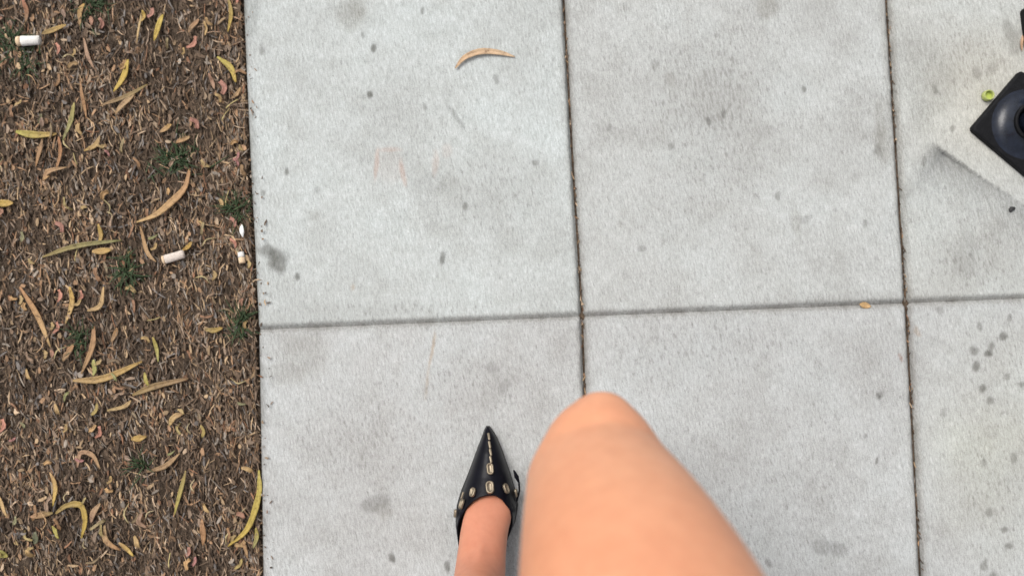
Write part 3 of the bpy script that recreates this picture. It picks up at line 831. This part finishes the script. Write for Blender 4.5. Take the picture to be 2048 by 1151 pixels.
nrm = Vector((-d.y, d.x, 0)).normalized()
if nrm.x < 0: nrm = -nrm
cc = (a + b) / 2 + nrm * .08
blk.location = (cc.x, cc.y, .0015); blk.rotation_euler = (0, 0, math.atan2(d.y, d.x) + math.pi / 2)
mesh_obj('body', V, F, M_RUBBER, blk, smooth=False)
ring('socket', [(.020, .0345), (.022, .040), (.018, .042), (.017, .030), (.001, .030)], 32, blk, M_DOME)
tag(blk, 'edge of a black rubber block in the upper right corner', 'rubber block')

# ------------------------------------------------------------------ person
def U(px, py, h): return at(px, py, h)
def rings_mesh(stations, seg=28, nose=None):
    """closed tube through (centre, half width, half thickness) with rounded ends"""
    V, F = [], []
    n = len(stations)
    P = [Vector(s[0]) for s in stations]
    full = []
    for i in range(n):
        full.append((P[i], stations[i][1], stations[i][2]))
    side_ref = Vector((1, -0.04, 0)).normalized()
    def frame(i):
        t = (full[min(i + 1, len(full) - 1)][0] - full[max(i - 1, 0)][0]).normalized()
        s = side_ref - t * side_ref.dot(t)
        if s.length < .2: s = Vector((0, 1, 0)) - t * t.y
        s.normalize(); return t, s, t.cross(s)
    loops = []
    t0, s0, u0 = frame(0); c, a, b = full[0]
    nl = nose or min(a, b)
    for f in (1, .978, .92, .82, .70, .55, .38, .19):
        sc = max((1 - f ** (1.3 if nose else 2)) ** .5, .03)
        loops.append((c - t0 * f * nl, a * sc, b * sc, s0, u0))
    for i in range(n):
        t, s, u = frame(i); loops.append((*full[i], s, u))
    t1, s1, u1 = frame(n - 1); c, a, b = full[-1]
    for f, sc in ((.38, .93), (.70, .72), (.92, .40), (1, .02)):
        loops.append((c + t1 * f * min(a, b), a * sc, b * sc, s1, u1))
    for c, a, b, s, u in loops:
        for k in range(seg):
            an = 2 * math.pi * k / seg
            V.append(c + s * (a * math.cos(an)) + u * (b * math.sin(an)))
    for i in range(len(loops) - 1):
        for k in range(seg):
            F.append((i * seg + k, i * seg + (k + 1) % seg, (i + 1) * seg + (k + 1) % seg, (i + 1) * seg + k))
    F.append(tuple(range(seg - 1, -1, -1))); F.append(tuple((len(loops) - 1) * seg + k for k in range(seg)))
    return V, F

def resample(st, n):
    """smooth more stations between the given ones"""
    out = []
    m = len(st)
    g = lambda i: st[max(0, min(m - 1, i))]
    for i in range(m - 1):
        for k in range(n):
            f = k / n
            def cr(a, b, c, d): return 0.5 * ((2 * b) + (c - a) * f + (2 * a - 5 * b + 4 * c - d) * f * f + (3 * b - a - 3 * c + d) * f ** 3)
            out.append((cr(*[Vector(g(i + j)[0]) for j in (-1, 0, 1, 2)]), cr(*[g(i + j)[1] for j in (-1, 0, 1, 2)]), cr(*[g(i + j)[2] for j in (-1, 0, 1, 2)])))
    out.append(st[-1])
    return out

def join(parts):
    V, F = [], []
    for v, f in parts:
        b = len(V); V += v; F += [tuple(b + i for i in q) for q in f]
    return V, F

cx, cy_ = CAM_LOC.x, CAM_LOC.y
# raised right leg
K0, K1, K2, K3 = U(1196, 876, .52), U(1204, 980, .556), U(1241, 1088, .63), U(1291, 1246, .70)
HIP_R = Vector((cx + .105, cy_ - .325, .90))
thigh = resample([(K1, .0640, .0632), (K2, .0745, .074), (K3, .083, .083), ((K3 + HIP_R) / 2 + Vector((0, 0, .01)), .086, .088), (HIP_R, .088, .090)], 4)
ANK_R = Vector((K0.x + .012, K0.y - .20, .20))
shin_r = resample([(K0 + Vector((0, -.040, -.03)), .040, .040), (K0.lerp(ANK_R, .25) + Vector((0, -.024, 0)), .048, .050), (K0.lerp(ANK_R, .5) + Vector((0, -.012, 0)), .045, .050), (K0.lerp(ANK_R, .8), .033, .036), (ANK_R, .031, .036)], 3)
BALL_R = ANK_R + Vector((.004, .075, -.135))
foot_r = resample([(ANK_R + Vector((0, -.02, -.01)), .028, .034), (ANK_R + Vector((.001, .025, -.045)), .031, .030), (ANK_R + Vector((.002, .055, -.095)), .036, .024), (BALL_R, .038, .018), (BALL_R + Vector((0, .022, -.022)), .026, .011)], 3)
# standing left leg
F0, F1, F2, F3, F4 = U(977, 958, .021), U(979, 1014, .040), U(970, 1055, .059), U(964, 1102, .083), U(960, 1146, .108)
HIP_L = Vector((cx - .075, cy_ - .335, .90))
KNEE_L = Vector((cx - .066, cy_ - .385, .485))
SH0 = U(954, 1185, .155)
foot_l = resample([(U(977, 930, .018), .018, .008), (F0, .027, .013), (F1, .0340, .0215), (F2, .0345, .028), (F3, .0345, .033), (F4, .0355, .037), (SH0, .0345, .037), (SH0.lerp(KNEE_L, .3), .037, .042), (SH0.lerp(KNEE_L, .62) + Vector((0, -.012, 0)), .051, .056), (KNEE_L, .050, .053), (KNEE_L.lerp(HIP_L, .35), .066, .068), (KNEE_L.lerp(HIP_L, .7), .081, .083), (HIP_L, .088, .090)], 4)
HEEL = U(963, 1150, .045) + Vector((0, -.052, 0.004))
heel_l = resample([(F4 + Vector((0, -.01, -.02)), .030, .032), (F4.lerp(HEEL, .6), .030, .032), (HEEL, .029, .030)], 3)
sole_l = resample([(F0 + Vector((0, 0, -.004)), .027, .010), (F2 + Vector((0, 0, -.022)), .031, .016), (F4 + Vector((0, 0, -.040)), .029, .020), (HEEL, .028, .024)], 3)
tend = resample([(U(986, 1014, .056), .0040, .0040), (U(974, 1060, .0835), .0060, .0060), (U(963, 1098, .112), .0080, .0080), (U(955, 1140, .148), .0100, .0100), (U(948, 1190, .20), .0110, .0110)], 4)
mall = [resample([(F4 + Vector((sx * .0305, -.028, -.002)), .010, .011), (F4 + Vector((sx * .031, -.024, .016)), .010, .010)], 2) for sx in (-1, 1)]
PEL = (HIP_L + HIP_R) / 2
trunk = resample([(PEL + Vector((0, -.01, -.03)), .120, .095), (PEL + Vector((0, -.015, .05)), .150, .105), (PEL + Vector((0, 0, .16)), .118, .085), (PEL + Vector((0, .005, .29)), .132, .098), (PEL + Vector((0, -.01, .40)), .150, .085), (PEL + Vector((0, -.015, .455)), .090, .060)], 4)
NECK = PEL + Vector((0, -.015, .49)); HEAD = PEL + Vector((0, .045, .66))
neck = resample([(PEL + Vector((0, -.015, .44)), .056, .056), (NECK, .050, .052), (HEAD + Vector((0, -.03, -.09)), .049, .052)], 3)
head = resample([(HEAD + Vector((0, .045, -.105)), .026, .026), (HEAD + Vector((0, .03, -.07)), .052, .058), (HEAD + Vector((0, .012, -.02)), .068, .084), (HEAD + Vector((0, 0, .035)), .074, .094), (HEAD + Vector((0, -.01, .07)), .060, .074)], 4)
nose = resample([(HEAD + Vector((0, .094, .005)), .007, .007), (HEAD + Vector((0, .110, -.030)), .011, .011)], 2)
def ball(c, r):
    V, F = [], []
    for i in range(13):
        th = math.pi * i / 12
        for k in range(20):
            an = 2 * math.pi * k / 20
            V.append(c + Vector((math.sin(th) * math.cos(an), math.sin(th) * math.sin(an), math.cos(th))) * max(r, .0001) if 0 < i < 12 else c + Vector((.0004 * math.cos(an), .0004 * math.sin(an), math.cos(th) * r)))
    for i in range(12):
        for k in range(20): F.append((i * 20 + k, (i + 1) * 20 + k, (i + 1) * 20 + (k + 1) % 20, i * 20 + (k + 1) % 20))
    F.append(tuple(range(20))); F.append(tuple(range(259, 239, -1)))
    return V, F
KT, KC = U(1204, 853, .534), U(1200, 911, .542)    # kneecap
knee = [ball(KT.lerp(KC, f / 9), .0315 * (1 - f / 9) + .0500 * f / 9) for f in range(10)] + [ball(KC.lerp(K1, f / 6), .0500 * (1 - f / 6) + .0640 * f / 6) for f in range(7)]
parts = knee + [rings_mesh(thigh, 36)] + [rings_mesh(s) for s in (shin_r, foot_r, foot_l, heel_l, sole_l, tend, *mall, trunk, neck, head, nose)]
def arm(sx):
    S0 = PEL + Vector((sx * .165, -.02, .405)); E0 = PEL + Vector((sx * .215, -.055, .13)); W0 = PEL + Vector((sx * .225, .02, -.09))
    ps = [rings_mesh(resample([(PEL + Vector((sx * .09, -.015, .41)), .05, .05), (S0, .050, .052), (S0.lerp(E0, .4), .040, .042), (E0, .034, .036), (E0.lerp(W0, .3), .036, .037), (E0.lerp(W0, .8), .025, .023), (W0, .024, .019)], 3))]
    H = W0 + Vector((0, .02, -.075))
    ps.append(rings_mesh(resample([(W0, .019, .022), (W0.lerp(H, .5), .015, .036), (H, .013, .040)], 3)))
    for i, (dy, L) in enumerate(((-.030, .056), (-.010, .070), (.011, .076), (.031, .068))):
        a0 = H + Vector((0, dy, -.005)); a1 = a0 + Vector((-sx * .008, .006, -L * .55)); a2 = a1 + Vector((-sx * .022, .002, -L * .38))
        ps.append(rings_mesh([(a0, .0090, .0090), (a1, .0085, .0085), (a2, .0072, .0072)], 12))
    t0 = W0 + Vector((0, .036, -.035)); t1 = t0 + Vector((-sx * .014, .030, -.028)); t2 = t1 + Vector((-sx * .010, .006, -.030))
    ps.append(rings_mesh([(t0, .012, .012), (t1, .0105, .0105), (t2, .0085, .0085)], 12))
    return ps
parts += arm(-1) + arm(1)
V, F = join(parts)
person = mesh_obj('person', V, F, M_SKIN)
tag(person, 'walking person with bare legs and one knee raised in pointed black shoes', 'person')
def body_mods(o, voxel, it):
    r = o.modifiers.new('remesh', 'REMESH'); r.mode = 'VOXEL'; r.voxel_size = voxel; r.use_smooth_shade = True
    s = o.modifiers.new('smooth', 'SMOOTH'); s.factor = .5; s.iterations = it
body_mods(person, .0036, 12)
# bake the modifiers, then give the feet their redder skin
dg = bpy.context.evaluated_depsgraph_get()
me = bpy.data.meshes.new_from_object(person.evaluated_get(dg))
person.modifiers.clear(); person.data = me
if not me.materials: me.materials.append(M_SKIN)
co = np.empty(len(me.vertices) * 3, np.float32); me.vertices.foreach_get('co', co); co = co.reshape(-1, 3)
low = 1 - sstep(.10, .50, co[:, 2])
fl = np.ones((len(co), 4), np.float32)
for k, c in enumerate((.79, .71, .76)): fl[:, k] = 1 + low * (c - 1)
at_ = me.color_attributes.new('flush', 'FLOAT_COLOR', 'POINT'); at_.data.foreach_set('color', fl.ravel())
me.polygons.foreach_set('use_smooth', np.ones(len(me.polygons), bool))

# clothes above the legs
def grow(st, d): return [(s[0], s[1] + d, s[2] + d) for s in st]
up_thigh_r, up_thigh_l = thigh[-3:], foot_l[-3:]
V, F = join([rings_mesh(grow(up_thigh_r, .010)), rings_mesh(grow(up_thigh_l, .010)), rings_mesh(grow(trunk[:9], .008))])
sh = mesh_obj('shorts', V, F, M_CLOTH, person); body_mods(sh, .008, 4)
V, F = join([rings_mesh(grow(trunk[7:], .012))] + [rings_mesh([(PEL + Vector((sx * .08, -.015, .41)), .058, .058), (PEL + Vector((sx * .165, -.02, .405)), .060, .062), (PEL + Vector((sx * .185, -.034, .30)), .054, .056)]) for sx in (-1, 1)])
ts = mesh_obj('shirt', V, F, M_SHIRT, person); body_mods(ts, .008, 4)
V, F = join([rings_mesh([(HEAD + Vector((0, -.035, -.12)), .066, .040), (HEAD + Vector((0, -.040, -.02)), .082, .070), (HEAD + Vector((0, -.022, .06)), .080, .088), (HEAD + Vector((0, -.012, .085)), .06, .07)])])
hr = mesh_obj('hair', V, F, M_HAIR, person); body_mods(hr, .008, 3)

# ------------------------------------------------------------------ pointed shoe
OUT = [(853.5, 973, 978, .012), (858, 969.5, 981.5, .016), (872, 965, 991, .025), (900, 954, 1003, .037), (944, 938, 1018.5, .050), (981, 923, 1029.5, .064), (1010, 914, 1035, .074), (1040, 911.5, 1031, .078), (1087, 919, 1009, .070), (1130, 931, 996, .074), (1180, 936, 992, .078), (1225, 942, 986, .078), (1238, 952, 978, .074)]
oy = np.array([o_[0] for o_ in OUT]); ol = np.array([o_[1] for o_ in OUT]); orr = np.array([o_[2] for o_ in OUT]); oh = np.array([o_[3] for o_ in OUT])
def heel_lift(y): return .034 * float(sstep(1000, 1190, np.array(float(y))))
def shoe_pt(y, phi):
    l, r, h = np.interp(y, oy, ol), np.interp(y, oy, orr), np.interp(y, oy, oh)
    z0 = .004 + heel_lift(y)
    c = at((l + r) / 2, y, .012); e = at(r, y, .012); hw = (e - c).length
    cs, sn = math.cos(phi), math.sin(phi)
    x = hw * math.copysign(abs(cs) ** .85, cs)
    return Vector((c.x + x, c.y, z0 + (h - .004) * max(sn, 0) ** .85 if y < 1010 else z0 + (h - heel_lift(y) * .2) * max(sn, 0) ** .85))
def topline(phi):                                  # where the upper ends, by angle over the foot
    c = abs(math.cos(phi))
    base = np.interp(c, [0, .25, .5, .7, .85, .95, .985, 1], [975, 977, 986, 1002, 1024, 1064, 1130, 1240])
    return float(base) - 6 * math.cos(phi) * (1 - c)
NP, NY = 41, 60
Vs, Fs = [], []
for j in range(NP):
    phi = math.pi * j / (NP - 1)
    yt = topline(phi)
    for i in range(NY):
        t = (i / (NY - 1))
        y = 853.5 + (yt - 853.5) * t ** 1.15
        Vs.append(shoe_pt(y, phi))
for j in range(NP - 1):
    for i in range(NY - 1):
        Fs.append((j * NY + i, j * NY + i + 1, (j + 1) * NY + i + 1, (j + 1) * NY + i))
def shoe(parent, name='shoe'):
    up = mesh_obj(name, Vs, Fs, M_LEATHER, parent)
    so = up.modifiers.new('thick', 'SOLIDIFY'); so.thickness = .0022; so.offset = 1
    sv, sf = [], []
    ysn = list(np.linspace(853.0, 1239, 50))
    for y in ysn:
        l, r = np.interp(y, oy, ol), np.interp(y, oy, orr)
        for z in (.0055, .0005):
            for px in (l - 1, l * .75 + r * .25, (l + r) / 2, l * .25 + r * .75, r + 1):
                q = at(px, y, .012); sv.append((q.x, q.y, z + heel_lift(y)))
    for i in range(49):
        a, b = i * 10, i * 10 + 10
        for k in range(4): sf += [(a + k, b + k, b + k + 1, a + k + 1), (a + 5 + k + 1, b + 5 + k + 1, b + 5 + k, a + 5 + k)]
        sf += [(a, a + 5, b + 5, b), (a + 9, a + 4, b + 4, b + 9)]
    sf += [tuple(range(5)) + tuple(range(9, 4, -1))[0:], tuple(range(494, 489, -1)) + tuple(range(495, 500))]
    mesh_obj('sole', sv, sf, M_SOLE, up, smooth=False)
    hc = at(967, 1215, .0)
    hv, hf = [], []
    for i, (z, r) in enumerate(((.0005, .006), (.010, .006), (.025, .010), (.0405, .019))):
        for k in range(16):
            an = k / 16 * 6.2832; hv.append((hc.x + r * math.cos(an), hc.y + r * math.sin(an) * .9, z))
    for i in range(3):
        for k in range(16): hf.append((i * 16 + k, i * 16 + (k + 1) % 16, i * 16 + 16 + (k + 1) % 16, i * 16 + 16 + k))
    hf.append(tuple(range(15, -1, -1))); hf.append(tuple(range(48, 64)))
    mesh_obj('heel', hv, hf, M_SOLE, up)
    return up
left_shoe = shoe(person)
left_shoe['label'] = 'pointed black leather shoe with brass studs on the standing foot'

def on_shoe(px, py):
    """point and normal on the upper that shows at this place"""
    best = None
    for y in np.linspace(py - 14, py + 30, 45):
        for ph in np.linspace(.15, 2.99, 72):
            p = shoe_pt(y, ph); q = at(px, py, p.z)
            d = (p.x - q.x) ** 2 + (p.y - q.y) ** 2
            if best is None or d < best[0]: best = (d, y, ph)
    _, y, ph = best
    p = shoe_pt(y, ph)
    n = (shoe_pt(y + 3, ph) - shoe_pt(y - 3, ph)).cross(shoe_pt(y, ph - .06) - shoe_pt(y, ph + .06)).normalized()
    if n.z < 0: n = -n
    return p, n
def stadium(name, L, w, h, parent, mat, rimmed):
    """rounded bar or ring-edged oval, built lying on its back"""
    V, F = [], []
    seg = 20
    def loop(iw, z):
        r = w / 2 - iw; s = L / 2 - w / 2; out = []
        for k in range(seg):
            a = 2 * math.pi * k / seg
            out.append((r * math.cos(a), r * math.sin(a) + (s if math.sin(a) >= 0 else -s), z))
        return out
    Ls = [loop(0, -.001), loop(0, h * .6), loop(w * .08, h)]
    if rimmed: Ls += [loop(w * .20, h), loop(w * .27, h * .35), loop(w * .45, h * .30)]
    else: Ls += [loop(w * .35, h * 1.1)]
    for l in Ls: V += l
    for i in range(len(Ls) - 1):
        for k in range(seg): F.append((i * seg + k, i * seg + (k + 1) % seg, i * seg + seg + (k + 1) % seg, i * seg + seg + k))
    F.append(tuple((len(Ls) - 1) * seg + k for k in range(seg)))
    return mesh_obj(name, V, F, mat, parent)
def put_on_shoe(o, px, py, turn):
    p, n = on_shoe(px, py)
    y = Vector((math.sin(turn), math.cos(turn), 0)); y = (y - n * y.dot(n)).normalized(); x = y.cross(n)
    M = Matrix((x, y, n)).transposed().to_4x4(); M.translation = p + n * .0024
    o.matrix_local = M
for (px, py, L, w, h, rim, turn, nm) in [
    (978, 873, .0118, .0034, .0010, False, -.10, 'stitch'), (979, 889.5, .0118, .0034, .0010, False, -.10, 'stitch'), (980.5, 904, .0110, .0034, .0010, False, -.10, 'stitch'), (982, 919, .0105, .0034, .0010, False, -.10, 'stitch'),
    (980, 937, .0175, .0105, .0026, True, -.06, 'stud'), (980, 974, .0190, .0125, .0030, True, -.04, 'stud'),
    (947, 984, .0140, .0095, .0026, True, -.05, 'stud'), (1010, 977, .0150, .0095, .0026, True, -.10, 'stud'), (926, 1008, .0150, .0090, .0026, True, -.08, 'stud'), (1029, 986, .0130, .0070, .0024, True, -.15, 'stud'), (914, 1026, .0120, .0060, .0022, True, -.1, 'stud'), (928, 991, .0110, .0030, .0012, False, -.25, 'stitch')]:
    put_on_shoe(stadium(nm, L, w, h, left_shoe, M_BRASS, rim), px, py, turn)
# loose strap end standing off the outer side of the shoe
a, b = at(1028, 940, .03), at(1038, 964, .03)
V, F = rings_mesh([(a, .0012, .0022), (a.lerp(b, .5), .0034, .003), (b, .0014, .0022)], 10)
s0 = at(1016, 948, .030)
V2, F2 = rings_mesh([(b, .0016, .0018), (at(1039, 980, .026), .0014, .0018), (at(1034, 1000, .022), .0014, .0018)], 8)
V, F = join([(V, F), (V2, F2)])
mesh_obj('strap_end', V, F, M_LEATHER, left_shoe)

# the other shoe, carried back under the raised knee
r_shoe = bpy.data.objects.new('shoe', left_shoe.data); link(r_shoe, person)
so = r_shoe.modifiers.new('thick', 'SOLIDIFY'); so.thickness = .0022; so.offset = 1
piv = F0.copy(); piv.z = .03
Rm = Matrix.Rotation(rad(-50), 4, 'X')
r_shoe.matrix_local = Matrix.Translation(BALL_R + Vector((0, .0, .0))) @ Rm @ Matrix.Translation(-piv)
r_shoe['label'] = 'pointed black shoe on the lifted foot'
for ch in list(left_shoe.children):
    if ch.name.startswith('strap'): continue
    c_ = ch.copy(); link(c_); c_.parent = r_shoe
